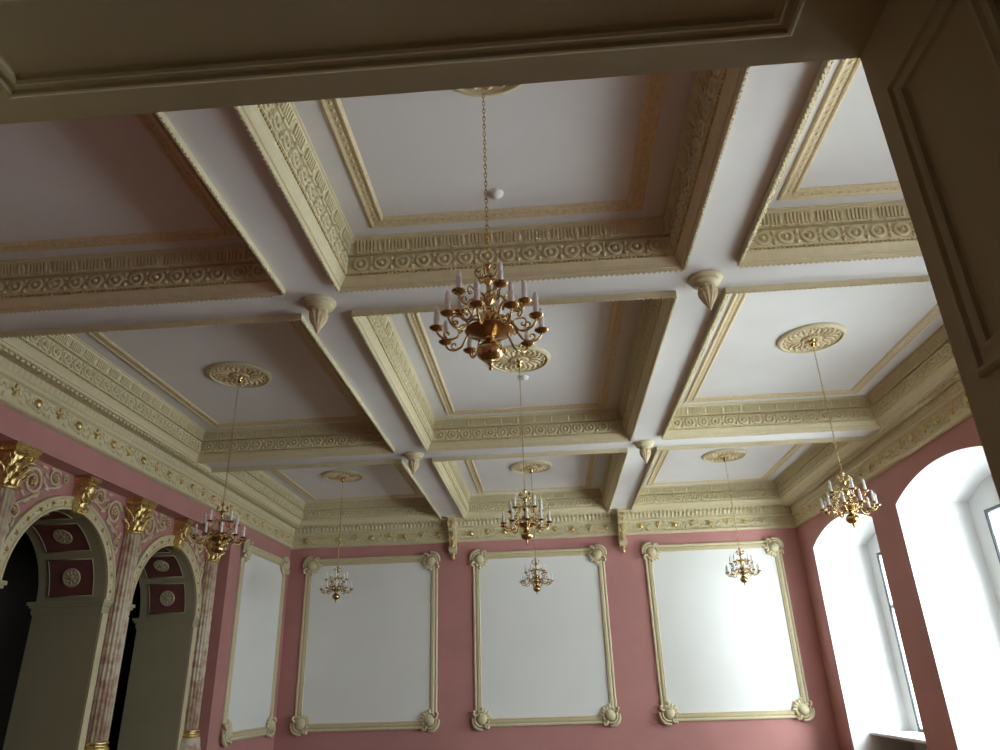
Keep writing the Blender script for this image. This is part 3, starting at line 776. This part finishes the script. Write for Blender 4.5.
    for (x, y, z, L_, W_) in ((0, -0.25, 0.36, 0.26, 0.17), (-0.06, -0.20, 0.28, 0.22, 0.12), (0.06, -0.20, 0.28, 0.22, 0.12), (0, -0.16, 0.14, 0.2, 0.16)):
        m.leaf(L_, W_, 0.8, basis((x, y, z), (1, 0, 0), (0, 0.98, 0.1), (0, 0.3, -0.95)), th=0.012)
    for s in (-1, 1):
        m.tube([(s * 0.105, -0.15 + 0.075 * (1 - k / 20) * math.cos(k * 0.6), 0.31 + 0.075 * (1 - k / 20) * math.sin(k * 0.6)) for k in range(16)], 0.014, 6)
    m.box(-0.13, 0.13, -0.27, 0.0, 0.44, 0.49)
    m.build('leaf_ornament', M['gold'], ks)

def make_column():
    c = empty('column', (0, 0, 0))
    MB().lathe([(0.168, EYE - 0.62), (0.168, EYE + 0.6), (0.162, EYE + 1.4), (0.150, EYE + 2.52)], 96, None, 0, True, 0.10, 16).build('shaft', M['marble'], c)
    b = MB().lathe([(0.0, 0.0), (0.26, 0.0), (0.26, 0.75), (0.24, 0.80), (0.235, EYE - 0.82), (0.225, EYE - 0.80), (0.225, EYE - 0.76), (0.20, EYE - 0.74)], 32); b.build('pedestal', M['marble'], c)
    MB().lathe([(0.20, EYE - 0.745), (0.215, EYE - 0.72), (0.205, EYE - 0.69), (0.185, EYE - 0.68), (0.185, EYE - 0.655), (0.20, EYE - 0.64), (0.195, EYE - 0.615), (0.172, EYE - 0.60)], 32).build('gilded_base_ring', M['gold'], c)
    k = MB()
    z0 = EYE + 2.50
    k.lathe([(0.155, z0 - 0.02), (0.172, z0 - 0.01), (0.172, z0 + 0.015), (0.152, z0 + 0.03), (0.155, z0 + 0.20), (0.19, z0 + 0.40), (0.21, z0 + 0.45), (0.0, z0 + 0.45)], 24)
    for row, (zz_, L_, W_, r_, cu) in enumerate(((z0 + 0.02, 0.20, 0.085, 0.160, 1.3), (z0 + 0.09, 0.25, 0.085, 0.162, 1.4), (z0 + 0.18, 0.27, 0.08, 0.165, 1.5))):
        for q in range(10):
            T = TM((0, 0, 0), 2 * PI * (q + 0.5 * row) / 10) @ basis((0, -r_, zz_), (1, 0, 0), (0, 1, 0), (0, -0.16, 0.985))
            k.leaf(L_, W_, cu, T, th=0.012, nu=4, nl=9)
            k.ball((0, -r_ - L_ * 0.42, zz_ + L_ * 0.72), 0.020, 0.022, 0.024, 6, 4, TM((0, 0, 0), 2 * PI * (q + 0.5 * row) / 10))
    for q in range(4):
        a = PI / 4 + q * PI / 2
        T = TM((0, 0, 0), a)
        k.tube([(0.20 + 0.085 * (1 - j / 22) * math.cos(2.4 - j * 0.6), 0, z0 + 0.42 + 0.085 * (1 - j / 22) * math.sin(2.4 - j * 0.6)) for j in range(18)], 0.024, 6, T)
        k.ball((0.21, 0, z0 + 0.47), 0.05, 0.05, 0.03, 8, 5, TM((0, 0, 0), a - PI / 4))
    k.box(-0.235, 0.235, -0.235, 0.235, z0 + 0.50, z0 + 0.53); k.box(-0.22, 0.22, -0.22, 0.22, z0 + 0.45, z0 + 0.50)
    k.box(-0.245, 0.245, -0.245, 0.245, z0 + 0.53, z0 + 0.56)
    k.build('capital', M['gold'], c)
    return c
cc = None
for y, lab in ((11.515, 'fluted rose marble column with gilded capital between the two visible arches'), (8.48, 'column with gilded capital at the left edge of the photo'), (14.50, 'fluted column with gilded capital beyond the farther arch, behind the left chandelier')):
    o = make_column() if cc is None else copy_tree(cc)
    if cc is None: cc = o
    o.location = (RX + 0.05, y, 0); tag(o, lab, 'column', 'columns of the arcade')

def scroll_bits(s):
    # s=+1: for the side of the arch at larger y; local plane (y,z), x is out of the wall
    m = MB(); gold = []
    def sp(cy, cz, r, a0, turns, w=0.022, n=26):
        pts = []
        for k in range(n + 1):
            t = k / n; a = a0 + turns * 2 * PI * t; rr = r * (1 - 0.72 * t)
            pts.append((0.015, s * (cy + rr * math.cos(a)), cz + rr * math.sin(a)))
        m.tube(pts, [w * (1 - 0.4 * k / n) for k in range(n + 1)], 6)
    def lf(cy, cz, a, L_=0.14, W_=0.05):
        m.ball((0.012, s * cy, cz), 0.018, L_ / 2, W_ / 2, 8, 5, None, 0, Matrix.Rotation(s * a, 3, 'X'))
    sp(0.98, 2.74, 0.20, 0.3, 1.6, 0.028); gold.append((0.98, 2.74, 0.06))
    sp(0.55, 2.89, 0.13, 2.6, -1.5); gold.append((0.55, 2.89, 0.04))
    sp(1.20, 2.28, 0.10, 1.2, 1.5, 0.018); gold.append((1.20, 2.28, 0.035))
    sp(0.33, 2.93, 0.07, 0.5, 1.3, 0.016)
    m.tube([(0.015, s * y, z) for y, z in ((0.43, 2.86), (0.52, 2.76), (0.66, 2.72), (0.76, 2.78), (0.80, 2.86))], [0.02] * 5, 6)
    m.tube([(0.015, s * y, z) for y, z in ((0.82, 2.62), (0.95, 2.53), (1.10, 2.45), (1.20, 2.38))], [0.024, 0.022, 0.02, 0.016], 6)
    for (y, z, a) in ((0.72, 2.88, 0.5), (0.68, 2.70, 0.2), (0.86, 2.56, -0.6), (1.02, 2.46, -0.5), (1.12, 2.55, 0.7), (1.23, 2.16, 1.4), (1.17, 2.12, 1.8), (1.22, 2.02, 1.5), (1.23, 1.90, 1.5), (0.44, 2.80, 2.4), (0.80, 2.99, 0.1), (0.62, 3.01, 0.0), (1.24, 2.42, 1.2)):
        lf(y, z, a)
    return m, gold
for i, yc in enumerate(ARC[:2]):
    for s, nm in ((1, 'far'), (-1, 'near')):
        o = empty('scroll_ornament', (RX, yc, EYE), 0, 'cream scrollwork with gilded buds in the spandrel on the %s side of the %s arch' % (nm, ARN[i]), 'scroll ornament', 'scrollwork in the arcade spandrels')
        m, gold = scroll_bits(s)
        m.build('scrollwork', M['cream'], o)
        for (y, z, r) in gold:
            g = MB(); g.ball((0.035, s * y, z), 0.03, r * 0.6, r * 0.6, 10, 6)
            for q in range(6):
                a = q * PI / 3; g.ball((0.03, s * y + r * 0.7 * math.cos(a), z + r * 0.7 * math.sin(a)), 0.02, r * 0.4, r * 0.4, 6, 4)
            g.build('gilded_bud', M['gold'], o)
